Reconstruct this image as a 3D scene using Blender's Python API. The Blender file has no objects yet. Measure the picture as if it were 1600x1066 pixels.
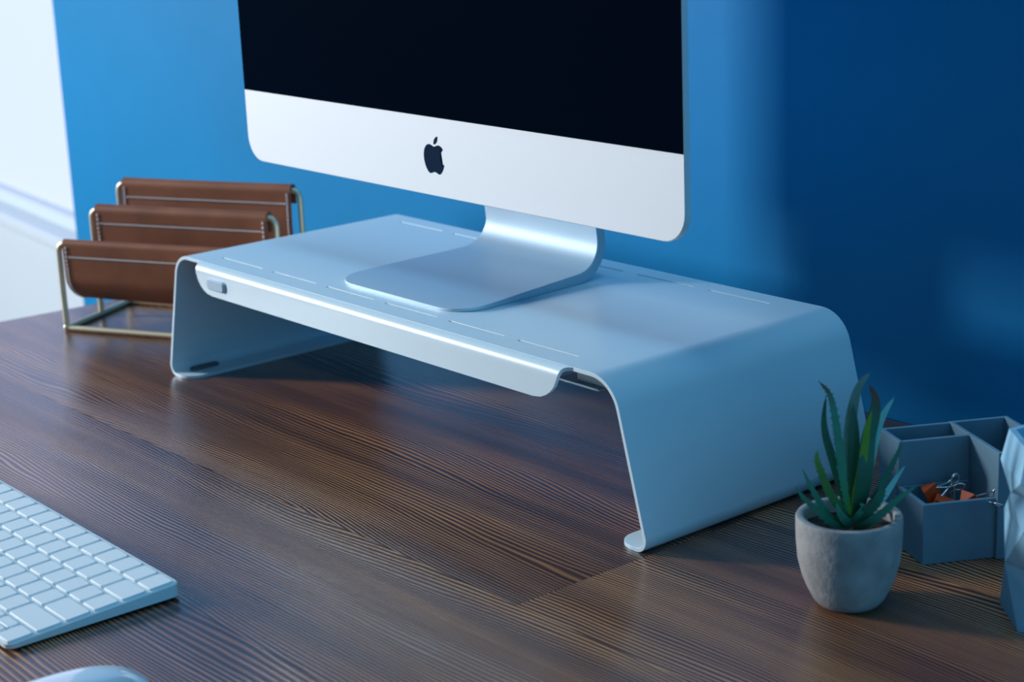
import bpy, bmesh, math, random
from mathutils import Vector, Matrix
random.seed(7)
sc = bpy.context.scene
COL = sc.collection

# ------------------------------------------------------------------ camera, world, light, exposure
cam_d = bpy.data.cameras.new('camera'); cam = bpy.data.objects.new('camera', cam_d); COL.objects.link(cam)
R = Matrix(((0.6417591410079334, -0.17984611670184528, 0.7455203412650963),
            (0.7658625057036583, 0.20099362722966999, -0.6107832546577995),
            (-0.0399978410676536, 0.9629418134655524, 0.2667268951373296)))
cam.matrix_world = Matrix.Translation((1.3957982, -0.77567179, 0.45842937)) @ R.to_4x4()
cam_d.sensor_width = 36; cam_d.lens = 65.973; cam_d.clip_start = 0.02; cam_d.clip_end = 50
cam_d.dof.use_dof = True; cam_d.dof.focus_distance = 1.30; cam_d.dof.aperture_fstop = 9.0
sc.camera = cam

w = bpy.data.worlds.new('world'); sc.world = w; w.use_nodes = True
bg = w.node_tree.nodes['Background']
bg.inputs[0].default_value = (0.14, 0.48, 1.0, 1); bg.inputs[1].default_value = 0.07

def area(name, loc, target, sx, sy, power, color):
    l = bpy.data.lights.new(name, 'AREA'); l.shape = 'RECTANGLE'; l.size = sx; l.size_y = sy
    l.energy = power; l.color = color
    o = bpy.data.objects.new(name, l); COL.objects.link(o); o.location = loc
    o.rotation_euler = (Vector(target) - Vector(loc)).to_track_quat('-Z', 'Y').to_euler()
    return o
# daylight through the tall window on the photographer's left
area('window_daylight', (-2.75, -1.98, 1.10), (0.1, 0.1, 0.1), 0.34, 1.35, 178, (0.91, 0.95, 1.0))
# added bluish fill lamps: far right for the leg faces, overhead for the tops
area('side_fill', (3.0, -0.60, 0.60), (0.5, 0.05, 0.0), 2.2, 1.4, 18, (0.13, 0.58, 1.0))
area('overhead_fill', (0.3, -0.15, 2.3), (0.3, -0.15, 0.0), 2.4, 0.7, 17, (0.36, 0.72, 1.0))

vs = sc.view_settings
vs.view_transform = 'Standard'; vs.look = 'None'; vs.gamma = 1.0; vs.exposure = 0.0; vs.use_curve_mapping = False
sc.display_settings.display_device = 'sRGB'

# ------------------------------------------------------------------ materials
def lin(c):
    return tuple(((v / 255) / 12.92 if v / 255 <= 0.04045 else ((v / 255 + 0.055) / 1.055) ** 2.4) for v in c)
def mat(name, color, rough=0.5, metal=0.0, spec=0.5, bump=None, var=None, coat=0.0):
    """Principled surface with a little procedural relief (bump = scale, strength, distance) and tone variation."""
    m = bpy.data.materials.new(name); m.use_nodes = True; nt = m.node_tree; N = nt.nodes; L = nt.links
    b = N['Principled BSDF']
    b.inputs['Base Color'].default_value = (*color, 1); b.inputs['Roughness'].default_value = rough
    b.inputs['Metallic'].default_value = metal; b.inputs['Specular IOR Level'].default_value = spec
    b.inputs['Coat Weight'].default_value = coat
    tc = N.new('ShaderNodeTexCoord')
    if bump:
        n = N.new('ShaderNodeTexNoise'); n.inputs['Scale'].default_value = bump[0]; n.inputs['Detail'].default_value = 4
        L.new(tc.outputs['Object'], n.inputs['Vector'])
        bp = N.new('ShaderNodeBump'); bp.inputs['Strength'].default_value = bump[1]; bp.inputs['Distance'].default_value = bump[2]
        L.new(n.outputs['Fac'], bp.inputs['Height']); L.new(bp.outputs[0], b.inputs['Normal'])
    if var:
        n2 = N.new('ShaderNodeTexNoise'); n2.inputs['Scale'].default_value = var[0]; n2.inputs['Detail'].default_value = 5
        L.new(tc.outputs['Object'], n2.inputs['Vector'])
        cr = N.new('ShaderNodeValToRGB'); k = var[1]
        cr.color_ramp.elements[0].position = 0.3; cr.color_ramp.elements[1].position = 0.7
        cr.color_ramp.elements[0].color = (*[c * (1 - k) for c in color], 1)
        cr.color_ramp.elements[1].color = (*[min(1, c * (1 + k)) for c in color], 1)
        L.new(n2.outputs['Fac'], cr.inputs[0]); L.new(cr.outputs[0], b.inputs['Base Color'])
    return m

M = {}
M['blue_wall'] = mat('blue_wall_paint', (0.001, 0.205, 0.455), 0.55, spec=0.14, bump=(22, 0.10, 0.003), var=(5, 0.05))
M['white_wall'] = mat('white_wall_paint', (0.50, 0.57, 0.62), 0.7, bump=(60, 0.1, 0.002))
M['shelf'] = mat('satin_white_metal', (0.62, 0.75, 0.81), 0.34, metal=0.0, spec=0.5, bump=(900, 0.04, 0.0002))
M['alu'] = mat('brushed_aluminium', (0.50, 0.62, 0.70), 0.54, metal=0.6, bump=(700, 0.05, 0.0002))
M['chin'] = mat('anodised_aluminium_front', (0.80, 0.82, 0.84), 0.55, metal=0.15, bump=(900, 0.03, 0.0002))
M['screen'] = mat('screen_glass', (0.0004, 0.0015, 0.006), 0.06, spec=0.5)
M['emblem'] = mat('dark_emblem', (0.001, 0.016, 0.045), 0.6, spec=0.03)
M['steel'] = mat('dark_steel', (0.20, 0.30, 0.38), 0.4, metal=0.4)
M['pad'] = mat('grey_rubber', (0.10, 0.13, 0.15), 0.6)
M['button'] = mat('grey_plastic', (0.40, 0.52, 0.62), 0.45)
M['key'] = mat('white_key_plastic', (0.80, 0.85, 0.86), 0.5, bump=(400, 0.02, 0.0002))
M['kbody'] = mat('keyboard_aluminium', (0.70, 0.78, 0.80), 0.5, metal=0.0)
M['mouse'] = mat('white_glossy_shell', (0.75, 0.82, 0.86), 0.10, spec=0.6, coat=0.5)
M['brass'] = mat('brushed_brass', (0.72, 0.62, 0.43), 0.42, metal=0.6)
M['leather'] = mat('tan_leather', (0.27, 0.085, 0.038), 0.50, spec=0.45, bump=(420, 0.18, 0.0006), var=(22, 0.22))
M['thread'] = mat('white_thread', (0.80, 0.78, 0.78), 0.8)
M['concrete'] = mat('pale_concrete', (0.30, 0.30, 0.30), 0.85, spec=0.2, bump=(230, 0.5, 0.0012), var=(60, 0.22))
M['plaster'] = mat('grey_blue_plaster', (0.15, 0.27, 0.35), 0.8, spec=0.2, bump=(150, 0.15, 0.0006), var=(30, 0.08))
M['vase'] = mat('light_blue_plaster', (0.26, 0.50, 0.66), 0.7, spec=0.3, bump=(150, 0.1, 0.0005), var=(30, 0.05))
M['soil'] = mat('dark_soil', (0.028, 0.017, 0.012), 0.95, bump=(500, 1.0, 0.003), var=(260, 0.5))
M['orange'] = mat('orange_enamel', (0.60, 0.075, 0.012), 0.35)
M['wire'] = mat('silver_wire', (0.62, 0.64, 0.66), 0.2, metal=1.0)
M['black'] = mat('black_metal', (0.02, 0.02, 0.022), 0.4)
M['floor'] = mat('grey_floor', (0.10, 0.11, 0.12), 0.6, var=(3, 0.1))

def window_mat():
    m = bpy.data.materials.new('daylit_frosted_pane'); m.use_nodes = True
    b = m.node_tree.nodes['Principled BSDF']
    b.inputs['Base Color'].default_value = (0.03, 0.03, 0.03, 1); b.inputs['Roughness'].default_value = 0.5
    b.inputs['Emission Color'].default_value = (0.52, 0.61, 0.95, 1); b.inputs['Emission Strength'].default_value = 1.36
    return m
M['pane'] = window_mat()

def leaf_mat():
    m = bpy.data.materials.new('succulent_leaf'); m.use_nodes = True; nt = m.node_tree; N = nt.nodes; L = nt.links
    b = N['Principled BSDF']; b.inputs['Roughness'].default_value = 0.42; b.inputs['Specular IOR Level'].default_value = 0.4
    at = N.new('ShaderNodeAttribute'); at.attribute_name = 'tint'
    tc = N.new('ShaderNodeTexCoord'); n = N.new('ShaderNodeTexNoise'); n.inputs['Scale'].default_value = 180
    L.new(tc.outputs['Object'], n.inputs['Vector'])
    mx = N.new('ShaderNodeMix'); mx.data_type = 'RGBA'; mx.blend_type = 'MULTIPLY'; mx.inputs['Factor'].default_value = 0.5
    L.new(at.outputs['Color'], mx.inputs['A']); L.new(n.outputs['Color'], mx.inputs['B'])
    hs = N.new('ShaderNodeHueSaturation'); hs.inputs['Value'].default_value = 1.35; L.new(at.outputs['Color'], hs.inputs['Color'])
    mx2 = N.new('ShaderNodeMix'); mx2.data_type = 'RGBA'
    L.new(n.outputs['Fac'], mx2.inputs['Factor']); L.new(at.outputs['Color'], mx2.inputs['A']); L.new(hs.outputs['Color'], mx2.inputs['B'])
    L.new(mx2.outputs['Result'], b.inputs['Base Color'])
    return m
M['leaf'] = leaf_mat()

def wood_mat():
    m = bpy.data.materials.new('stained_pine'); m.use_nodes = True; nt = m.node_tree; N = nt.nodes; L = nt.links
    b = N['Principled BSDF']
    tc = N.new('ShaderNodeTexCoord')
    at = N.new('ShaderNodeAttribute'); at.attribute_type = 'OBJECT'; at.attribute_name = 'seed'
    off = N.new('ShaderNodeVectorMath'); off.operation = 'MULTIPLY_ADD'
    cmb = N.new('ShaderNodeCombineXYZ')
    for i in range(3): L.new(at.outputs['Fac'], cmb.inputs[i])
    off.inputs[1].default_value = (3.17, 0.731, 1.9)
    L.new(cmb.outputs[0], off.inputs[0]); L.new(tc.outputs['Object'], off.inputs[2])
    def noise(scale_vec, detail=2, rough=0.5, dist=0.0):
        mp = N.new('ShaderNodeMapping'); mp.inputs['Scale'].default_value = scale_vec
        L.new(off.outputs[0], mp.inputs['Vector'])
        n = N.new('ShaderNodeTexNoise'); n.inputs['Scale'].default_value = 1; n.inputs['Detail'].default_value = detail
        n.inputs['Roughness'].default_value = rough; n.inputs['Distortion'].default_value = dist
        L.new(mp.outputs[0], n.inputs['Vector']); return n.outputs['Fac']
    def mth(op, a, b_=None, c=None):
        n = N.new('ShaderNodeMath'); n.operation = op
        for i, v in enumerate((a, b_, c)):
            if v is None: continue
            if isinstance(v, (int, float)): n.inputs[i].default_value = v
            else: L.new(v, n.inputs[i])
        return n.outputs[0]
    sep = N.new('ShaderNodeSeparateXYZ'); L.new(off.outputs[0], sep.inputs[0])
    w1 = noise((1.5, 7.5, 1), 1.5)          # broad drift: cathedral arches
    w2 = noise((7, 38, 1), 2)              # small wobble
    yy = mth('MULTIPLY_ADD', w1, 0.10, sep.outputs['Y'])
    yy = mth('MULTIPLY_ADD', w2, 0.008, yy)
    ring = mth('SINE', mth('MULTIPLY', yy, 2 * math.pi / 0.0030))
    ring = mth('MULTIPLY_ADD', ring, 0.5, 0.5)
    ring = mth('POWER', ring, 1.6)
    fib = noise((9, 520, 40), 3, 0.6); strk = noise((1.3, 62, 1), 2, 0.5)      # fine fibre streaks
    blot = noise((3.2, 16, 1), 3, 0.55)     # tone patches
    amp = mth('MULTIPLY', mth('SUBTRACT', noise((2.0, 14, 1), 1), 0.10), 1.55)
    fac = mth('MULTIPLY_ADD', mth('MULTIPLY', ring, amp), 1.0, mth('MULTIPLY', fib, 0.25))
    fac = mth('MULTIPLY_ADD', strk, 0.42, fac)
    fac = mth('MULTIPLY_ADD', blot, 0.45, mth('SUBTRACT', fac, 0.40))
    cr = N.new('ShaderNodeValToRGB'); e = cr.color_ramp.elements
    e[0].position = 0.10; e[0].color = (0.036, 0.014, 0.009, 1)
    e[1].position = 0.92; e[1].color = (0.62, 0.29, 0.110, 1)
    x = e.new(0.42); x.color = (0.16, 0.060, 0.027, 1)
    x = e.new(0.66); x.color = (0.33, 0.130, 0.052, 1)
    L.new(fac, cr.inputs[0])
    # knots
    vo = N.new('ShaderNodeTexVoronoi'); vo.inputs['Scale'].default_value = 1; vo.inputs['Randomness'].default_value = 1
    mp = N.new('ShaderNodeMapping'); mp.inputs['Scale'].default_value = (4.2, 9.5, 0.001); L.new(off.outputs[0], mp.inputs['Vector'])
    L.new(mp.outputs[0], vo.inputs['Vector'])
    kn = N.new('ShaderNodeMapRange'); kn.inputs['From Min'].default_value = 0.02; kn.inputs['From Max'].default_value = 0.075
    kn.inputs['To Min'].default_value = 0.25; kn.inputs['To Max'].default_value = 1.0
    L.new(vo.outputs['Distance'], kn.inputs['Value'])
    mx = N.new('ShaderNodeMix'); mx.data_type = 'RGBA'; mx.blend_type = 'MULTIPLY'; mx.inputs['Factor'].default_value = 1
    L.new(cr.outputs[0], mx.inputs['A']); L.new(kn.outputs[0], mx.inputs['B'])
    L.new(mx.outputs['Result'], b.inputs['Base Color'])
    rr = mth('MULTIPLY_ADD', fib, 0.16, 0.16); L.new(rr, b.inputs['Roughness'])
    b.inputs['Specular IOR Level'].default_value = 1.0; b.inputs['Specular Tint'].default_value = (0.42, 0.75, 1.0, 1)  # blue put into the sheen, standing in for bluer window light
    b.inputs['Coat Weight'].default_value = 0.0; b.inputs['Coat Roughness'].default_value = 0.16; b.inputs['Coat IOR'].default_value = 1.6
    bp = N.new('ShaderNodeBump'); bp.inputs['Strength'].default_value = 0.4; bp.inputs['Distance'].default_value = 0.0003
    L.new(mth('MULTIPLY_ADD', ring, 0.8, mth('MULTIPLY', fib, 0.5)), bp.inputs['Height'])
    L.new(bp.outputs[0], b.inputs['Normal'])
    return m
M['wood'] = wood_mat()

# ------------------------------------------------------------------ helpers
def empty(name, label, cat, loc=(0, 0, 0), rz=0.0, group=None):
    o = bpy.data.objects.new(name, None); COL.objects.link(o); o.empty_display_size = 0.02
    o.location = loc; o.rotation_euler = (0, 0, rz); o['label'] = label; o['category'] = cat
    if group: o['group'] = group
    return o
def obj(name, bm, m, parent=None, smooth=False, bevel=0.0, seg=2, angle=35):
    me = bpy.data.meshes.new(name)
    bmesh.ops.recalc_face_normals(bm, faces=bm.faces[:])
    bm.to_mesh(me); bm.free()
    me.materials.append(m)
    o = bpy.data.objects.new(name, me); COL.objects.link(o)
    if parent: o.parent = parent
    if smooth:
        for p in me.polygons: p.use_smooth = True
        me.set_sharp_from_angle(angle=math.radians(angle))
    if bevel:
        b = o.modifiers.new('bevel', 'BEVEL'); b.width = bevel; b.segments = seg; b.limit_method = 'ANGLE'; b.angle_limit = math.radians(40)
        b.harden_normals = True
        for p in me.polygons: p.use_smooth = True
        if not smooth: me.set_sharp_from_angle(angle=math.radians(angle))
    return o
def box(bm, x0, x1, y0, y1, z0, z1):
    vs_ = [bm.verts.new((x, y, z)) for z in (z0, z1) for x, y in ((x0, y0), (x1, y0), (x1, y1), (x0, y1))]
    for f in ((3, 2, 1, 0), (4, 5, 6, 7), (0, 1, 5, 4), (1, 2, 6, 5), (2, 3, 7, 6), (3, 0, 4, 7)):
        bm.faces.new([vs_[i] for i in f])
def boxbm(*a):
    bm = bmesh.new(); box(bm, *a); return bm
def struct(o): o['kind'] = 'structure'; return o
def rrect(x0, x1, y0, y1, r, n=6):
    pts = []
    for cx, cy, a0 in ((x1 - r, y1 - r, 0), (x0 + r, y1 - r, 90), (x0 + r, y0 + r, 180), (x1 - r, y0 + r, 270)):
        for i in range(n + 1):
            a = math.radians(a0 + 90 * i / n); pts.append((cx + r * math.cos(a), cy + r * math.sin(a)))
    return pts
def loft(bm, rings, cap0=True, cap1=True, closed=True):
    rows = [[bm.verts.new(p) for p in r] for r in rings]
    n = len(rows[0])
    for a, b in zip(rows, rows[1:]):
        for i in range(n if closed else n - 1):
            bm.faces.new((a[i], a[(i + 1) % n], b[(i + 1) % n], b[i]))
    if cap0: bm.faces.new(rows[0][::-1])
    if cap1: bm.faces.new(rows[-1])
    return rows
def tube(bm, pts, r, n=10, closed=False):
    """round tube along points, corners already rounded"""
    pts = [Vector(p) for p in pts]; rings = []; up = None
    for i, p in enumerate(pts):
        a = pts[i - 1] if (i > 0 or closed) else p; b = pts[(i + 1) % len(pts)] if (i < len(pts) - 1 or closed) else p
        d = (b - a).normalized()
        if up is None:
            up = d.orthogonal().normalized()
        else:
            up = (up - d * up.dot(d)).normalized()
        s = d.cross(up); rr = r(i / (len(pts) - 1)) if callable(r) else r
        rings.append([p + (up * math.cos(2 * math.pi * k / n) + s * math.sin(2 * math.pi * k / n)) * rr for k in range(n)])
    if closed:
        rings.append(rings[0]); 
    loft(bm, rings, not closed, not closed)
def rounded(pts, r, n=6):
    """polyline with its inner corners rounded"""
    pts = [Vector(p) for p in pts]; out = [pts[0]]
    for i in range(1, len(pts) - 1):
        p = pts[i]; a = (pts[i - 1] - p); b = (pts[i + 1] - p)
        rr = min(r, a.length * 0.49, b.length * 0.49)
        A = p + a.normalized() * rr; B = p + b.normalized() * rr
        for k in range(n + 1):
            t = k / n; out.append((1 - t) ** 2 * A + 2 * t * (1 - t) * p + t * t * B)
    out.append(pts[-1]); return out
def catmull(pts, n=6):
    P = [Vector(p) for p in pts]; P = [P[0] * 2 - P[1]] + P + [P[-1] * 2 - P[-2]]; out = []
    for i in range(1, len(P) - 2):
        for k in range(n):
            t = k / n
            out.append(0.5 * ((2 * P[i]) + (P[i + 1] - P[i - 1]) * t + (2 * P[i - 1] - 5 * P[i] + 4 * P[i + 1] - P[i + 2]) * t * t + (3 * P[i] - P[i - 1] - 3 * P[i + 1] + P[i + 2]) * t ** 3))
    out.append(P[-2]); return out

# ------------------------------------------------------------------ setting
YW = 0.33
struct(obj('wall_back', boxbm(-0.86, 2.3, YW, YW + 0.14, -0.74, 1.9), M['blue_wall'], bevel=0.006))
struct(obj('floor', boxbm(-3.2, 2.3, -2.6, 1.2, -0.78, -0.74), M['floor']))
# white wall with a low window, seen past the end of the blue wall
A = 0.11; WD = Vector((math.cos(A), -math.sin(A), 0)); WN = Vector((-math.sin(A), -math.cos(A), 0)); WO = Vector((-1.2, 0.6, 0))
def wbox(u0, u1, d0, d1, z0, z1):
    bm = bmesh.new(); box(bm, u0, u1, d0, d1, z0, z1)
    for v in bm.verts: v.co = WO + WD * v.co.x - WN * v.co.y + Vector((0, 0, v.co.z))
    return bm
wl = struct(obj('wall_left', wbox(-1.7, 0.9, 0.0, 0.1, -0.74, -0.2), M['white_wall']))
wn = struct(obj('window_1', wbox(-1.7, 0.9, 0.035, 0.045, -0.165, 1.9), M['pane']))
struct(obj('window_sill', wbox(-1.7, 0.9, -0.03, 0.1, -0.208, -0.186), M['white_wall'], wn, bevel=0.004))
struct(obj('window_frame', wbox(-1.7, 0.9, 0.012, 0.05, -0.187, -0.163), M['white_wall'], wn, bevel=0.003))

# ------------------------------------------------------------------ desk
desk = empty('desk', 'dark stained wooden plank desk with visible grain standing against the blue wall', 'desk')
def dx(y): return -0.3217 + 0.075 * (y - 0.0)     # left end of the top runs very slightly askew
seams = [-0.69, -0.545, -0.40, -0.255, -0.11, 0.10, 0.325]
g = 0.00010
def plank(y0, y1, x0, x1, seed, left=False):
    bm = bmesh.new(); box(bm, 0, 1, y0 + g, y1 - g, -0.032, 0)
    for v in bm.verts:
        v.co.x = (dx(v.co.y) if left else x0 + g) if v.co.x < 0.5 else x1 - g
    o = obj('plank', bm, M['wood'], desk); o['seed'] = float(seed)
for i, (a, b) in enumerate(zip(seams, seams[1:])):
    if i == 4:
        plank(a, b, 0, 0.577, 3.3, True); plank(a, b, 0.577, 1.18, 7.9)
    elif i == 1:
        plank(a, b, 0, 0.2, 2.2, True); plank(a, b, 0.2, 1.18, 5.4)
    else:
        plank(a, b, 0, 1.18, [1.7, 0, 4.6, 9.2, 0, 6.1][i], True)
for x in (-0.24, 1.08):
    for y in (-0.62, 0.26):
        obj('leg', boxbm(x - 0.025, x + 0.025, y - 0.025, y + 0.025, -0.74, -0.032), M['black'], desk, bevel=0.002)

# ------------------------------------------------------------------ monitor shelf (bent sheet)
W, H, D, FL, T = 0.549, 0.1134, 0.225, 0.0295, 0.0028
shelf = empty('monitor_shelf', 'white bent metal monitor shelf spanning the desk under the computer', 'monitor stand', (W / 2, 0, 0))
def arc(c, r, a0, a1, n):
    return [(c[0] + r * math.cos(math.radians(a0 + (a1 - a0) * i / n)), c[1] + r * math.sin(math.radians(a0 + (a1 - a0) * i / n))) for i in range(n + 1)]
ht = T / 2; LIP = 0.033
P2 = [(-FL + LIP, ht), (-FL + ht, ht), (0 + ht, H - ht), (W - ht, H - ht), (W + FL - ht, ht), (W + FL - LIP, ht)]
def fillet2(P, radii, n=10):
    out = [P[0]]
    for i in range(1, len(P) - 1):
        p = Vector(P[i]); a = (Vector(P[i - 1]) - p).normalized(); b = (Vector(P[i + 1]) - p).normalized()
        ang = a.angle(b); t = radii[i] / math.tan(ang / 2)
        c = p + (a + b).normalized() * (radii[i] / math.sin(ang / 2))
        A_ = p + a * t; B_ = p + b * t
        a0 = math.atan2(*(A_ - c).yx); a1 = math.atan2(*(B_ - c).yx); d = (a1 - a0 + math.pi) % (2 * math.pi) - math.pi
        out += [(c.x + radii[i] * math.cos(a0 + d * k / n), c.y + radii[i] * math.sin(a0 + d * k / n)) for k in range(n + 1)]
    out.append(P[-1]); return out
prof = fillet2(P2, [0, 0.008, 0.021, 0.026, 0.008, 0])
slots = [0.045 + 0.0775 * i for i in range(6)]; SL = 0.0615
# densify: lips, slot ends
def insert_between(prof, zt, xs):
    out = []
    for a, b in zip(prof, prof[1:]):
        out.append(a)
        if abs(a[1] - b[1]) < 1e-6 and abs(a[1] - zt) < 1e-4:
            s = 1 if b[0] > a[0] else -1
            for x in sorted(xs, reverse=(s < 0)):
                if min(a[0], b[0]) + 1e-5 < x < max(a[0], b[0]) - 1e-5: out.append((x, zt))
    out.append(prof[-1]); return out
prof = insert_between(prof, H - ht, [v for s in slots for v in (s, s + SL)])
lipxs = [-FL + LIP - k * 0.0016 for k in range(1, 12)] + [W + FL - LIP + k * 0.0016 for k in range(1, 12)] + [-FL + LIP - .0003, W + FL - LIP + .0003]
prof = insert_between(prof, ht, lipxs)
yl = [0, 0.0182, 0.0200, 0.10, 0.2052, 0.2070, D]
bm = bmesh.new(); rows = []
RL = 0.0165
for x, z in prof:
    ya = 0.0; yb = D
    if z < ht + 1e-5:
        d = (-FL + LIP - x) if x < W / 2 else (x - (W + FL - LIP))
        if d < RL: q = RL - math.sqrt(max(0, RL * RL - (RL - d) ** 2)); ya = q; yb = D - q
    rows.append([bm.verts.new((x - W / 2, [ya, max(yl[1], ya + .001)][j] if j < 2 else (yb if j == 6 else yl[j]), z)) for j in range(7)])
for a, b, pa, pb in zip(rows, rows[1:], prof, prof[1:]):
    for j in range(6):
        hole = j in (1, 4) and abs(pa[1] - (H - ht)) < 1e-5 and abs(pb[1] - (H - ht)) < 1e-5 and any(abs(pa[0] - s) < 1e-4 and abs(pb[0] - s - SL) < 1e-4 for s in slots)
        if not hole: bm.faces.new((a[j], a[j + 1], b[j + 1], b[j]))
# front rail: folded down from the front edge of the top, welded to the row j=0
def rail_x(s):      # (distance down the fold, left end, right end)
    tabL = [(0, 0.0400), (0.002, 0.0418), (0.004, 0.0425), (0.010, 0.0435), (0.016, 0.0460), (0.020, 0.0490), (0.0235, 0.0535), (0.0258, 0.0590), (0.027, 0.068)]
    tabR = [(0, 0.5110), (0.002, 0.5065), (0.004, 0.5045), (0.010, 0.5020), (0.016, 0.4990), (0.020, 0.4955), (0.0235, 0.4905), (0.0258, 0.4850), (0.027, 0.476)]
    def ip(tab):
        for (a, va), (b, vb) in zip(tab, tab[1:]):
            if a <= s <= b + 1e-9: return va + (vb - va) * (s - a) / (b - a)
        return tab[-1][1]
    return ip(tabL), ip(tabR)
RB = 0.0055
ss = [RB * math.pi / 2 * k / 6 for k in range(7)] + [0.0105, 0.0125, 0.0145, 0.016, 0.0175, 0.019, 0.0205, 0.022, 0.0235, 0.0248, 0.0258, 0.0265, 0.027]
NX = 40; rr_ = []
for s in ss:
    if s <= RB * math.pi / 2 + 1e-9:
        a = s / RB; y = -RB * math.sin(a); z = H - ht - RB * (1 - math.cos(a))
    else: y = -RB; z = H - ht - RB - (s - RB * math.pi / 2)
    a_, b_ = rail_x(s)
    rr_.append([bm.verts.new((a_ + (b_ - a_) * k / NX - W / 2, y, z)) for k in range(NX + 1)])
for a, b in zip(rr_, rr_[1:]):
    for k in range(NX): bm.faces.new((a[k], a[k + 1], b[k + 1], b[k]))
sh = obj('bent_panel', bm, M['shelf'], shelf, smooth=True, angle=40)
so = sh.modifiers.new('thickness', 'SOLIDIFY'); so.thickness = T; so.offset = 0; so.use_even_offset = True
bv = sh.modifiers.new('bevel', 'BEVEL'); bv.width = 0.0005; bv.segments = 2; bv.limit_method = 'ANGLE'; bv.angle_limit = math.radians(60); bv.harden_normals = True
# button on the rail
bm = bmesh.new()
rings = []
for y, k in ((-RB - ht + 0.0004, 0), (-RB - ht - 0.0018, 0), (-RB - ht - 0.0026, 0.0008)):
    rings.append([(x - W / 2, y, z) for x, z in rrect(0.064 + k, 0.0895 - k, 0.0945 + k, 0.1035 - k, 0.0028)])
loft(bm, rings); obj('button', bm, M['button'], shelf, smooth=True)['label'] = 'small grey rounded button on the left end of the front rail'
# pads on the foot lips
for x0, x1 in ((-0.0205, -0.0125), (W + 0.0125, W + 0.0205)):
    for y0 in (0.014, 0.185):
        bm = bmesh.new(); rings = []
        for z, k in ((T, 0), (T + 0.0018, 0), (T + 0.0024, 0.0008)):
            rings.append([(x - W / 2, y, z) for x, y in rrect(x0 + k, x1 - k, y0 + k, y0 + 0.028 - k, 0.0036 - k)])
        loft(bm, rings); obj('foot_pad', bm, M['pad'], shelf, smooth=True)['label'] = 'dark grey rubber pad on the foot lip'
# metal tray hanging under the right end
bm = bmesh.new()
sec = [(0.464, 0.0898), (0.5045, 0.0898), (0.5070, 0.0902), (0.5075, 0.0908), (0.505, 0.0918), (0.466, 0.0918), (0.464, 0.0908)]
loft(bm, [[(x - W / 2, y, z) for x, z in sec] for y in (0.0255, 0.088)])
hub = obj('port_hub', bm, M['steel'], shelf, bevel=0.0006); hub['label'] = 'flat dark metal hub hanging under the right end of the shelf'
obj('bracket', boxbm(0.480 - W / 2, 0.519 - W / 2, 0.030, 0.08, 0.0916, H - T + 0.0002), M['shelf'], shelf, bevel=0.001)

# ------------------------------------------------------------------ computer
MX0, MX1, MY, MZ0, MZC = 0.0186, 0.5466, 0.0695, 0.1876, 0.2478; MZ1 = MZ0 + 0.372
cx = (MX0 + MX1) / 2; mzc = (MZ0 + MZ1) / 2
imac = empty('desktop_computer', 'silver all-in-one desktop computer with black screen standing on the white shelf', 'computer', (cx, 0.12, H))
def L3(x, y, z): return (x - cx, y - 0.12, z - H)
bm = bmesh.new(); rings = []
for y, k, r in ((MY + 0.0006, 0.0006, 0.0200), (MY, 0.0012, 0.0196)): pass
prof_y = [(0.0, 0.0006), (0.0005, 0.0), (0.0050, 0.0), (0.0060, 0.0012), (0.0085, 0.012), (0.0125, 0.035), (0.020, 0.075), (0.030, 0.115), (0.037, 0.145), (0.040, 0.165)]
for dy, k in prof_y:
    r = max(0.0205 - k * 0.05, 0.012)
    rings.append([L3(x, MY + dy, z) for x, z in rrect(MX0 + k, MX1 - k, MZ0 + k, MZ1 - k, r, 8)])
loft(bm, rings); obj('housing', bm, M['chin'], imac, smooth=True, angle=30)
# glass: bottom edge square, top corners round
bm = bmesh.new(); rr2 = 0.0196
def glass(y, k):
    pts = [(MX0 + 0.0009 + k, MZC + k), (MX1 - 0.0009 - k, MZC + k)]
    for cx_, a0 in ((MX1 - rr2, 0), (MX0 + rr2, 90)):
        for i in range(9):
            a = math.radians(a0 + 90 * i / 8); pts.append((cx_ + (rr2 - .0009 - k) * math.cos(a), MZ1 - rr2 + (rr2 - .0009 - k) * math.sin(a)))
    return [L3(x, y, z) for x, z in pts]
loft(bm, [glass(MY + 0.0002, 0), glass(MY - 0.0004, 0), glass(MY - 0.0006, 0.0003)])
obj('screen', bm, M['screen'], imac)['label'] = 'black glass screen, switched off'
# bitten apple emblem on the chin
def bez(p0, p1, p2, p3, n=10):
    return [tuple((1 - t) ** 3 * a + 3 * (1 - t) ** 2 * t * b + 3 * (1 - t) * t * t * c + t ** 3 * d for a, b, c, d in zip(p0, p1, p2, p3)) for t in [i / n for i in range(n)]]
body = []
for s in (((50, 74), (44, 74), (38, 79), (28, 79)), ((28, 79), (12, 79), (0, 65), (0, 45)), ((0, 45), (0, 22), (16, 0), (28, 0)),
          ((28, 0), (36, 0), (41, 5), (50, 5)), ((50, 5), (58, 5), (63, 0), (70, 0)), ((70, 0), (80, 0), (92, 18), (94, 27)),
          ((94, 27), (84, 31), (79, 39), (79, 49)), ((79, 49), (79, 58), (84, 65), (91, 69)), ((91, 69), (86, 76), (78, 79), (70, 79)), ((70, 79), (62, 79), (56, 74), (50, 74))):
    body += bez(*s)
leafp = bez((49, 80), (48, 92), (57, 101), (68, 103)) + bez((68, 103), (70, 92), (61, 80), (49, 80))
EX, EZ, ES = 0.2683, 0.2048, 0.0288 / 103
bm = bmesh.new()
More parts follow.
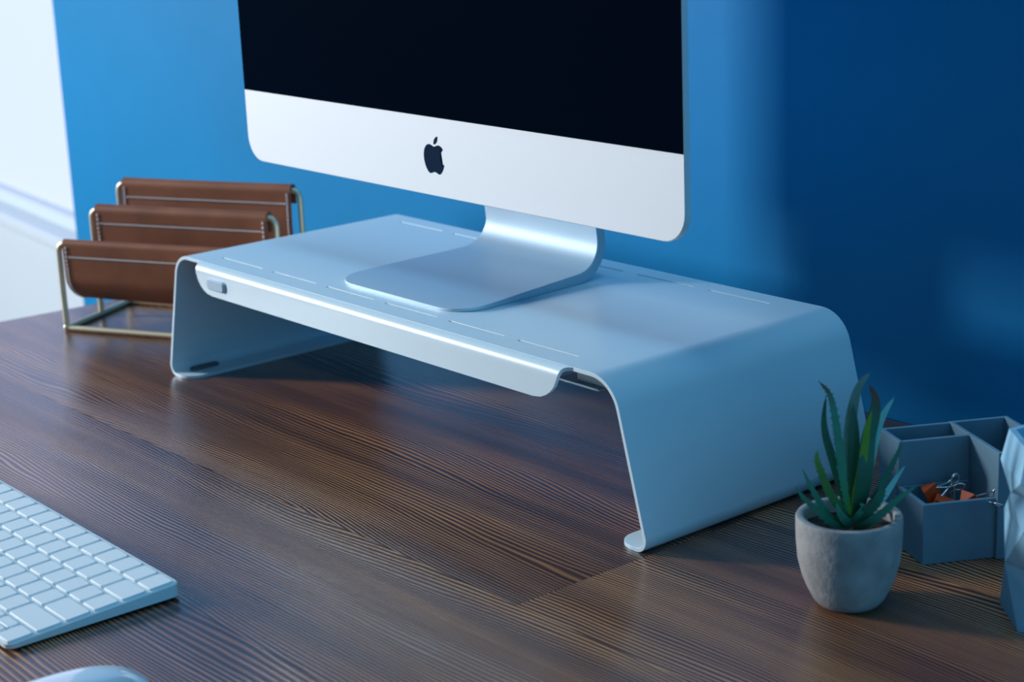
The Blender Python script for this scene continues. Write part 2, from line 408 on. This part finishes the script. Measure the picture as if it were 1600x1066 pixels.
for pts in (body, leafp):
    P = [(EX + x * ES * 0.93, EZ + z * ES) for x, z in pts]
    a = [bm.verts.new(L3(x, MY - 0.0002, z)) for x, z in P]; b = [bm.verts.new(L3(x, MY + 0.0003, z)) for x, z in P]
    bm.faces.new(a); bm.faces.new(b[::-1])
    for i in range(len(P)): bm.faces.new((a[i], a[(i + 1) % len(P)], b[(i + 1) % len(P)], b[i]))
bmesh.ops.triangulate(bm, faces=[f for f in bm.faces if len(f.verts) > 4])
obj('emblem', bm, M['emblem'], imac)['label'] = 'dark apple-shaped emblem with a bite on the right'
# stand: tapered plate bending up into the neck
def stand_row(t):
    """t along the plate: 0 front edge .. 1 neck top; returns centre y,z, tangent angle, half width and thickness"""
    Lf, Rb, up = 0.122, 0.030, 0.095
    y0 = 0.0325; zb = H
    lb = math.radians(97) * Rb; total = Lf + lb + up; s = t * total
    if s < Lf: return y0 + s, zb, 0.0, s
    if s < Lf + lb:
        a = (s - Lf) / Rb; return y0 + Lf + Rb * math.sin(a), zb + Rb * (1 - math.cos(a)), a, s
    a = math.radians(97); u = s - Lf - lb
    return y0 + Lf + Rb * math.sin(a) + u * math.cos(a), zb + Rb * (1 - math.cos(a)) + u * math.sin(a), a, s
bm = bmesh.new(); rings = []
tt = [0, .001, .003, .007, .012, .02, .03, .042, .055, .075, .095, .115] + [.14 + .04 * i for i in range(8)] + [.45 + .02 * i for i in range(17)] + [.82, .9, 1.0]
for t in tt:
    y, z, a, s = stand_row(t)
    xl = 0.1855 + (0.2065 - 0.1855) * min(1, (s / 0.165)) ** 1.2; xr = 0.3525 - (0.3525 - 0.3435) * min(1, s / 0.165)
    rc = 0.029
    ins = rc - math.sqrt(max(0, rc * rc - max(0, rc - s) ** 2))
    xl += ins; xr -= ins
    th = 0.0022 + (0.0085 - 0.0022) * min(1, s / 0.13); th = th if s < 0.2 else 0.0085 - 0.002 * min(1, (s - .2) / .05)
    n = (-math.sin(a), math.cos(a)); c = 0.0006
    q = [(xl + c, 0), (xr - c, 0), (xr, c), (xr, th - c), (xr - c, th), (xl + c, th), (xl, th - c), (xl, c)]
    # outer face of the bend follows the base line
    rings.append([L3(x, y + n[0] * h, z + n[1] * h) for x, h in q])
loft(bm, rings); obj('stand', bm, M['alu'], imac, smooth=True, angle=32)['label'] = 'brushed aluminium foot plate curving up into the neck'

# ------------------------------------------------------------------ keyboard
KX, KY, KT = 0.42118, -0.25079, -0.01944
kb = empty('keyboard', 'slim white computer keyboard lying on the desk in front of the shelf', 'keyboard', (KX, KY, 0), KT)
ktop = lambda v: 0.0109 + (0.0045 - 0.0109) * (-v / 0.1149)
u1, u0, v1, v0 = -0.0009, -0.0009 - 0.279, 0.0, -0.1156
bm = bmesh.new(); rings = []
for fz, k in ((0.0, 0.0016), (0.12, 0.0), (0.93, 0.0), (1.0, 0.0006)):
    ring = []
    for x, y in rrect(u0 + k, u1 - k, v0 + k, v1 - k, 0.006, 6):
        ring.append((x, y, 0.0012 + (ktop(y) - 0.0012) * fz))
    rings.append(ring)
loft(bm, rings); obj('keyboard_body', bm, M['kbody'], kb, smooth=True, angle=25)
for x in (u0 + 0.03, u1 - 0.03):
    for y in (v0 + 0.012, v1 - 0.012):
        bm = bmesh.new(); bmesh.ops.create_cone(bm, cap_ends=True, segments=20, radius1=0.005, radius2=0.005, depth=0.0014, matrix=Matrix.Translation((x, y, 0.0007)))
        obj('rubber_foot', bm, M['pad'], kb)
U = 0.01885; GAP = 0.0023; kmesh = {}
def key(uR, wu, row, half=None):
    """one key cap, its right edge at uR"""
    wid = wu * U - GAP + 0.0; yb = -0.0035 - 0.01885 * row; dep = U - GAP
    y1_, y0_ = yb, yb - dep
    if half == 'up': y0_ = yb - dep / 2 + 0.0004
    if half == 'down': y1_ = yb - dep / 2 - 0.0004
    kk = (round(wid, 5), half)
    if kk not in kmesh:
        bm = bmesh.new(); rings = []; hh = (y1_ - y0_)
        for z, k in ((-0.0004, 0.0), (0.0012, 0.0001), (0.00155, 0.0005)):
            rings.append([(x, y, z) for x, y in rrect(-wid / 2 + k, wid / 2 - k, -hh / 2 + k, hh / 2 - k, 0.0017, 3)])
        loft(bm, rings); o = obj('key', bm, M['key'], kb, smooth=True, angle=18); kmesh[kk] = o.data
    else:
        o = bpy.data.objects.new('key', kmesh[kk]); COL.objects.link(o); o.parent = kb
    ym = (y0_ + y1_) / 2
    o.location = (uR - wid / 2, ym, ktop(ym)); o.rotation_euler = (math.atan((0.0109 - 0.0045) / 0.1149), 0, 0)
rowsK = [[14.5 / 14] * 14, [1.5] + [1] * 13, [1] * 13 + [1.5], [1.75] + [1] * 11 + [1.75], [2.25] + [1] * 10 + [2.25],
         [1, 1, 1, 1, 1.25, 5, 1.25, 1, 1, 1]]
for r, ws in enumerate(rowsK):
    u = -0.0030
    for i, wv in enumerate(ws):
        if r == 5 and i == 1:
            key(u, wv, r, 'up'); key(u, wv, r, 'down')
        elif r == 5 and i in (0, 2): key(u, wv, r)
        else: key(u, wv, r)
        u -= wv * U

# ------------------------------------------------------------------ mouse
bm = bmesh.new(); rings = []
ms = empty('computer_mouse', 'glossy white computer mouse on the desk in front of the keyboard', 'mouse', (0.5180, -0.3885, 0), math.radians(-3))
N_ = 40
def sup(k, z): return [(0.0285 * k * math.copysign(abs(math.cos(a)) ** 0.72, math.cos(a)), 0.0567 * k * math.copysign(abs(math.sin(a)) ** 0.80, math.sin(a)), z) for a in [2 * math.pi * i / N_ for i in range(N_)]]
for k, z in ((0.80, 0.0015), (0.92, 0.003), (0.98, 0.006)): rings.append(sup(k, z))
loft(bm, rings); obj('base', bm, M['alu'], ms, smooth=True, angle=60)
bm = bmesh.new(); rings = []
for i in range(15):
    k = i / 14; r_ = math.cos(k * math.pi / 2 * 0.985); rings.append(sup(max(r_, .02) ** 0.9 , 0.006 + 0.0155 * math.sin(k * math.pi / 2)))
loft(bm, rings); obj('shell', bm, M['mouse'], ms, smooth=True, angle=80)
obj('runner', boxbm(-0.016, -0.012, -0.035, 0.035, 0, 0.0018), M['black'], ms); obj('runner', boxbm(0.012, 0.016, -0.035, 0.035, 0, 0.0018), M['black'], ms)

# ------------------------------------------------------------------ letter holder
HX, HY, HA = -0.2395, 0.0078, math.radians(27.5)
lh = empty('letter_holder', 'brass wire letter holder with stitched brown leather slings left of the shelf', 'letter holder', (HX, HY, 0), HA)
WL, TR = 0.207, 0.0028
bars = [(0.0, 0.087), (0.058, 0.108), (0.107, 0.125)]
for d, h in bars:
    bm = bmesh.new(); tube(bm, rounded([(0, d, TR * 1.5), (0, d, h), (WL, d, h), (WL, d, TR * 1.5)], 0.009), TR)
    obj('wire_loop', bm, M['brass'], lh, smooth=True, angle=60)
for x in (0, WL):
    bm = bmesh.new(); tube(bm, [(x, 0, TR), (x, 0.107, TR)], TR); obj('base_rail', bm, M['brass'], lh, smooth=True, angle=60)
for d in (0, 0.107):
    bm = bmesh.new(); tube(bm, [(0, d, TR), (WL, d, TR)], TR); obj('base_rail', bm, M['brass'], lh, smooth=True, angle=60)
for x in (0, WL):
    for d in (0, 0.107):
        bm = bmesh.new(); bmesh.ops.create_uvsphere(bm, u_segments=14, v_segments=10, radius=TR * 1.25, matrix=Matrix.Translation((x, d, TR * 1.25)))
        obj('corner_joint', bm, M['brass'], lh, smooth=True, angle=60)
def sling(d0, h0, d1, h1, zb, rw, stitchback):
    rw += 0.0006
    """leather hung between two bars; profile in (d, z)"""
    lth = 0.0016
    hemz0 = h0 - 0.014
    path = [(d0 + rw, hemz0), (d0 + rw, h0)]
    path += [(d0 + rw * math.cos(math.radians(a)), h0 + rw * math.sin(math.radians(a))) for a in (30, 60, 90, 120, 150, 180)]
    mid = (d1 - d0)
    low = catmull([(d0 - rw, h0 - 0.002), (d0 - rw + 0.0004, (h0 + zb) / 2 + 0.004), (d0 - rw + 0.002, zb + 0.019), (d0 + mid * 0.12, zb + 0.008), (d0 + mid * 0.34, zb + 0.001), (d0 + mid * 0.62, zb + 0.001), (d0 + mid * 0.86, zb + 0.012),
                   (d1 - rw - 0.0008, (h1 + zb) / 2 + 0.010), (d1 - rw, h1 - 0.014), (d1 - rw, h1 - 0.002)], 6)
    path += [tuple(p)[:2] if len(p) == 2 else (p[0], p[1]) for p in low]
    path += [(d1 - rw * math.cos(math.radians(a)), h1 + rw * math.sin(math.radians(a))) for a in (0, 30, 60, 90, 120, 150, 180)]
    path += [(d1 + rw, h1 - 0.014)]
    x0, x1 = 0.0075, WL - 0.0075; bm = bmesh.new(); nx = 10
    rows = [[bm.verts.new((x0 + (x1 - x0) * k / nx, y, z - 0.0012 * math.sin(math.pi * k / nx) * (1 if z < h0 - .02 else .25))) for k in range(nx + 1)] for y, z in path]
    for a, b in zip(rows, rows[1:]):
        for k in range(nx): bm.faces.new((a[k], a[k + 1], b[k + 1], b[k]))
    o = obj('leather_sling', bm, M['leather'], lh, smooth=True, angle=60)
    s = o.modifiers.new('t', 'SOLIDIFY'); s.thickness = lth; s.offset = 0; es = o.modifiers.new('edges', 'EDGE_SPLIT'); es.split_angle = math.radians(55)
    # stitches: rows of short thread dashes on the front faces
    bm = bmesh.new()
    def dash(p, q):
        p, q = Vector(p), Vector(q); m_ = (p + q) / 2; dd = (q - p) * 0.5
        tube(bm, [m_ - dd, m_ - dd * .6, m_ + dd * .6, m_ + dd], lambda t: 0.00075 if 0.2 < t < 0.8 else 0.0004, 6)
    off = lth / 2 + 0.0003
    yf = d0 - rw - off
    def xline(y, z):
        x = x0 + 0.006
        while x < x1 - 0.007: dash((x, y, z), (x + 0.0022, y, z)); x += 0.0033
    xline(yf + 0.0004, h0 - 0.0125)
    xline(d1 - rw - off, h1 - 0.0125)
    # side seams follow the profile
    pl = [Vector((0, a[0], a[1])) for a in path]
    for rng in ((8, 34), (34, len(pl) - 8)):
        seg = pl[rng[0]:rng[1]]; acc = 0
        for a, b in zip(seg, seg[1:]):
            d = b - a; nrm = Vector((0, d.z, -d.y)).normalized()
            if rng[0] == 8: nn = nrm if nrm.y < 0 or nrm.z < 0 else -nrm
            else: nn = -nrm if nrm.y > 0 else nrm
            L_ = d.length; t = 0
            k = max(1, round(L_ / 0.0033))
            for i in range(k):
                p = a + d * (i + .15) / k + nn * off; q = a + d * (i + .8) / k + nn * off
                for x in (x0 + 0.0035, x1 - 0.0035): dash((x, p.y, p.z), (x, q.y, q.z))
    st = obj('stitching', bm, M['thread'], lh); st['kind'] = 'stuff'; st['label'] = 'white thread stitches along the leather hems'
sling(bars[0][0], bars[0][1], bars[1][0], bars[1][1], 0.029, 0.0030, True)
sling(bars[1][0], bars[1][1], bars[2][0], bars[2][1], 0.046, 0.0048, True)

# ------------------------------------------------------------------ succulent in its pot
PX, PY = 0.7150, 0.0340
pot = empty('plant_pot', 'small pale concrete plant pot holding the succulent at the right of the shelf', 'pot', (PX, PY, 0), math.radians(50))
RP, HP = 0.0316, 0.0560
prf = [(0.0, 0.0), (0.0160, 0.0), (0.0188, 0.0010), (0.0214, 0.0042), (0.0248, 0.0110), (0.0279, 0.0190), (0.0303, 0.0290), (0.0312, 0.0400), (0.0315, 0.0500), (0.0315, 0.0545), (0.0309, 0.0558), (0.0300, 0.0560),
       (0.0272, 0.0560), (0.0266, 0.0554), (0.0264, 0.0540), (0.0262, 0.0440), (0.0, 0.0440)]
def lathe(prf, n=56, jit=0.0):
    bm = bmesh.new(); rows = []
    for r, z in prf:
        if r == 0: rows.append([bm.verts.new((0, 0, z))]); continue
        rows.append([bm.verts.new((r * math.cos(2 * math.pi * i / n), r * math.sin(2 * math.pi * i / n), z)) for i in range(n)])
    for a, b in zip(rows, rows[1:]):
        for i in range(n):
            j = (i + 1) % n
            if len(a) == 1: bm.faces.new((a[0], b[i], b[j]))
            elif len(b) == 1: bm.faces.new((a[i], a[j], b[0]))
            else: bm.faces.new((a[i], a[j], b[j], b[i]))
    return bm
obj('vessel', lathe(prf), M['concrete'], pot, smooth=True, angle=50)
bm = bmesh.new(); rn = random.Random(3)
rows = [[(0, 0)]] + [[(r, 2 * math.pi * i / 36) for i in range(36)] for r in (0.006, 0.012, 0.018, 0.0225, 0.0262)]
vr = [[bm.verts.new((r[0] * math.cos(r[1]), r[0] * math.sin(r[1]), 0.0475 + rn.uniform(-.0009, .0011))) for r in row] for row in rows]
for a, b in zip(vr, vr[1:]):
    for i in range(36):
        j = (i + 1) % 36
        if len(a) == 1: bm.faces.new((a[0], b[i], b[j]))
        else: bm.faces.new((a[i], a[j], b[j], b[i]))
so_ = obj('soil', bm, M['soil'], pot, smooth=True, angle=60); so_['kind'] = 'stuff'

plant = empty('succulent', 'green aloe-like succulent with pointed leaves growing in the concrete pot', 'plant', (PX, PY, 0.047), math.radians(50))
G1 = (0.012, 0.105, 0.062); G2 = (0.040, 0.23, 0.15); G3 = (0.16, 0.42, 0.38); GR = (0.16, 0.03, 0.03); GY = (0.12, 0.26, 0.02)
K = 0.000103
def crop(u, v, d):      # sketch units of my own leaf drawing -> plant frame (x right, y away, z up)
    return ((u - 391.5) * K + d * 0.000169, d * 0.001, (940 - v) * 0.0001079 - d * 0.000373)
# (spine points root->tip with depth mm, width, base colour, tip colour, teeth)
leaves = [
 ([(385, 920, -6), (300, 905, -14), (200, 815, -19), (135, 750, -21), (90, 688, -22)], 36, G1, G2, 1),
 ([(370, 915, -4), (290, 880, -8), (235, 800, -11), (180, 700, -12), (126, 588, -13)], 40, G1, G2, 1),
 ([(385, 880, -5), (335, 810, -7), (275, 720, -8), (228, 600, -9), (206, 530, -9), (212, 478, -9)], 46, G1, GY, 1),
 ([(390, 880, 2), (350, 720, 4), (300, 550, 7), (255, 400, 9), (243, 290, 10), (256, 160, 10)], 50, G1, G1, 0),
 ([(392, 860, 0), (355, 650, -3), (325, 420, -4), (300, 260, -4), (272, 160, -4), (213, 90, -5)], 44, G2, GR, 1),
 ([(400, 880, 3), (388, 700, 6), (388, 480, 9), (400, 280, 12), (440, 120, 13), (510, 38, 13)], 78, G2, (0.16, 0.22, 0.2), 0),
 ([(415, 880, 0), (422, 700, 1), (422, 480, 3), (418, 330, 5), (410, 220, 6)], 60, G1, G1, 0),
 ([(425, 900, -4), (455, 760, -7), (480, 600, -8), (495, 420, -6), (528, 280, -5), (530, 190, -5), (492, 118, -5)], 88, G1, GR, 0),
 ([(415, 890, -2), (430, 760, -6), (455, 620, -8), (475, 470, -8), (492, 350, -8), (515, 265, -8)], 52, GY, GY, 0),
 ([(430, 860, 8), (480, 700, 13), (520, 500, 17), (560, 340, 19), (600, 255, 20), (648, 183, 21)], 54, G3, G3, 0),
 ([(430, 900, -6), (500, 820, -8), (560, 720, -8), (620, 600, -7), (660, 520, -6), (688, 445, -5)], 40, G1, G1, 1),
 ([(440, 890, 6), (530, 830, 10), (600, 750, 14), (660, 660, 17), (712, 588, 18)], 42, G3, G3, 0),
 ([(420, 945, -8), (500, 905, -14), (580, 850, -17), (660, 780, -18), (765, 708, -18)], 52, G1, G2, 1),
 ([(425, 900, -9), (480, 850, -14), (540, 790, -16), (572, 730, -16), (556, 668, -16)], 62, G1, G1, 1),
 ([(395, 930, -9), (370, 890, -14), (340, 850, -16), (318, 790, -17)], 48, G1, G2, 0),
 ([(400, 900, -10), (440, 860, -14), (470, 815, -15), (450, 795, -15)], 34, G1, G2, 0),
]
for pts, wd, c0, c1, teeth in leaves:
    sp = catmull([crop(*p) for p in pts], 7); n = len(sp); hw = wd * K / 2 * 1.06
    bm = bmesh.new(); rings = []; tl = []
    root_out = Vector(((sp[-1].x - sp[0].x), (sp[-1].y - sp[0].y), 0))
    for i, p in enumerate(sp):
        t = i / (n - 1)
        d = (sp[min(i + 1, n - 1)] - sp[max(i - 1, 0)]).normalized()
        vdir = Vector((0, 1, 0)); side = d.cross(vdir).normalized(); nr = side.cross(d).normalized()   # nr: roughly along depth
        wv = hw * min(1, 0.55 + 1.6 * t) * (1 - t ** 2.4) ** 0.8 + 0.00016
        if t > 0.97: wv = 0.0002
        bump = 1.0 + (0.13 * math.sin(i * 2.4) if teeth and 0.1 < t < 0.85 else 0)
        ring = []
        for a in range(8):
            an = 2 * math.pi * a / 8
            ca, sa = math.cos(an), math.sin(an)
            off = side * (ca * wv * bump) + nr * (sa * wv * (0.42 if sa > 0 else 0.30)) + nr * (-(ca * ca) * wv * 0.35)
            ring.append(p + off)
        rings.append(ring); tl.append(t)
    rws = loft(bm, rings)
    if teeth:
        for i in range(3, n - 4, 2):
            for s in (0, 4):
                p = rings[i][s]; q = p + (p - sp[i]).normalized() * 0.0011 + (sp[i + 1] - sp[i]).normalized() * 0.0007
                a, b, c = rings[i][s] , rings[i + 1][s], rings[i][(s + 1) % 8]
                va = [bm.verts.new(x) for x in (p, p + (b - a) * .45, p + (c - a) * .35, q)]
                for f in ((0, 1, 3), (1, 2, 3), (2, 0, 3)): bm.faces.new([va[k] for k in f])
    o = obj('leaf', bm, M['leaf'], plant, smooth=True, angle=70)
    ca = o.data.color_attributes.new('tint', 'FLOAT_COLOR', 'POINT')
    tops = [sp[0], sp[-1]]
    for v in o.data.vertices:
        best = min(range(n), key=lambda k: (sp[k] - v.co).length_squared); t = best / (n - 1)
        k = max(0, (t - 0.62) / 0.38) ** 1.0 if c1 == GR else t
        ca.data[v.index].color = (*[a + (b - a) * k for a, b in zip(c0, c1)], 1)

# ------------------------------------------------------------------ desk organizer
ua, va_ = math.radians(154), math.radians(60)
OX, OY = 0.7110, 0.1092
org = empty('desk_organizer', 'grey-blue plaster desk organizer with three compartments behind the potted plant', 'organizer', (OX, OY, 0))
UV = lambda u, v, z: (u * math.cos(ua) + v * math.cos(va_), u * math.sin(ua) + v * math.sin(va_), z)
def cell(u0, u1, v0, v1, h, t=0.0032, fl=0.005):
    """open box with wall thickness t, one watertight mesh"""
    bm = bmesh.new()
    o4 = [(u0, v0), (u1, v0), (u1, v1), (u0, v1)]; i4 = [(u0 + t, v0 + t), (u1 - t, v0 + t), (u1 - t, v1 - t), (u0 + t, v1 - t)]
    loft(bm, [[UV(a, b, 0) for a, b in o4], [UV(a, b, h) for a, b in o4], [UV(a, b, h) for a, b in i4], [UV(a, b, fl) for a, b in i4]])
    return bm
V1, V2, VL = 0.0500, 0.0880, 0.0
obj('low_compartment', cell(0, 0.0385, 0, V1 + .0005, 0.040), M['plaster'], org, bevel=0.0006)
obj('tall_compartment', cell(0.0360, 0.0660, 0, V1 + .0005, 0.070), M['plaster'], org, bevel=0.0006)
obj('tall_compartment', cell(-0.0030, 0.0660, V1 - 0.0028, V2, 0.0703), M['plaster'], org, bevel=0.0006)

# binder clips lying in the low compartment
def clip(name, label, uv, z, rz, tilt, s=1.0):
    cu = UV(uv[0], uv[1], 0)
    e = empty(name, label, 'binder clip', (OX + cu[0], OY + cu[1], z), 0, 'binder clips in the organizer')
    e.rotation_euler = (tilt[0], tilt[1], rz)
    bm = bmesh.new(); w_, h_, b_, t_ = 0.0075 * s, 0.0095 * s, 0.0052 * s, 0.0006
    outer = [(-b_, 0), (b_, 0), (t_, h_), (-t_, h_)]
    loft(bm, [[(x, y, zz) for y, zz in outer] for x in (-w_, w_)])
    obj('clamp', bm, M['orange'], e, bevel=0.0003)
    for sg in (1, -1):
        bm = bmesh.new()
        pts = [(-0.0042 * s, sg * 0.0008, h_ - 0.001), (-0.0015 * s, sg * 0.0035, h_ + 0.007 * s), (-0.0022 * s, sg * 0.0060, h_ + 0.0125 * s), (0, sg * 0.0068, h_ + 0.0155 * s), (0.0022 * s, sg * 0.0060, h_ + 0.0125 * s), (0.0015 * s, sg * 0.0035, h_ + 0.007 * s), (0.0042 * s, sg * 0.0008, h_ - 0.001)]
        tube(bm, catmull(pts, 5), 0.0005, 7); obj('wire_handle', bm, M['wire'], e, smooth=True, angle=60)
    return e
R_ = math.radians
clip('binder_clip', 'orange binder clip at the left side of the low compartment, handles leaning right', (0.0270, 0.0150), 0.0335, R_(60), (R_(10), R_(62), 0))
clip('binder_clip', 'orange binder clip nearest the low front wall, its silver handles raised', (0.0125, 0.0200), 0.0310, R_(35), (R_(-58), R_(20), 0))
clip('binder_clip', 'orange binder clip at the right side against the tall divider', (0.0150, 0.0370), 0.0325, R_(75), (R_(60), R_(38), 0), 1.1)
clip('binder_clip', 'orange binder clip at the bottom of the low compartment under the others', (0.0200, 0.0270), 0.0130, R_(10), (R_(88), 0, 0))

# ------------------------------------------------------------------ faceted vase
VX, VY = 0.8180, 0.1100
vase = empty('faceted_pen_cup', 'pale blue faceted geometric cup at the right edge of the desk', 'cup', (VX, VY, 0))
bm = bmesh.new(); n = 6
spec = [(0.0, 0.0420, 200), (0.034, 0.0395, 230), (0.060, 0.0410, 200), (0.077, 0.0375, 230), (0.090, 0.0440, 200), (0.109, 0.0395, 200), (0.109, 0.0355, 200), (0.012, 0.030, 200)]
rw = [[bm.verts.new((r * math.cos(R_(60 * i + ph)), r * math.sin(R_(60 * i + ph)), z)) for i in range(n)] for z, r, ph in spec]
for k, (a, b) in enumerate(zip(rw, rw[1:])):
    pa, pb = spec[k][2], spec[k + 1][2]
    for i in range(n):
        j = (i + 1) % n
        if pa == pb and k == 4: bm.faces.new((a[i], a[j], b[i])); bm.faces.new((a[j], b[j], b[i]))
        elif pa == pb: bm.faces.new((a[i], a[j], b[j], b[i]))
        elif pb > pa: bm.faces.new((a[i], a[j], b[i])); bm.faces.new((a[j], b[j], b[i]))
        else: bm.faces.new((a[i], a[j], b[j])); bm.faces.new((a[i], b[j], b[i]))
bm.faces.new(rw[0][::-1]); bm.faces.new(rw[-1])
obj('cup_wall', bm, M['vase'], vase)
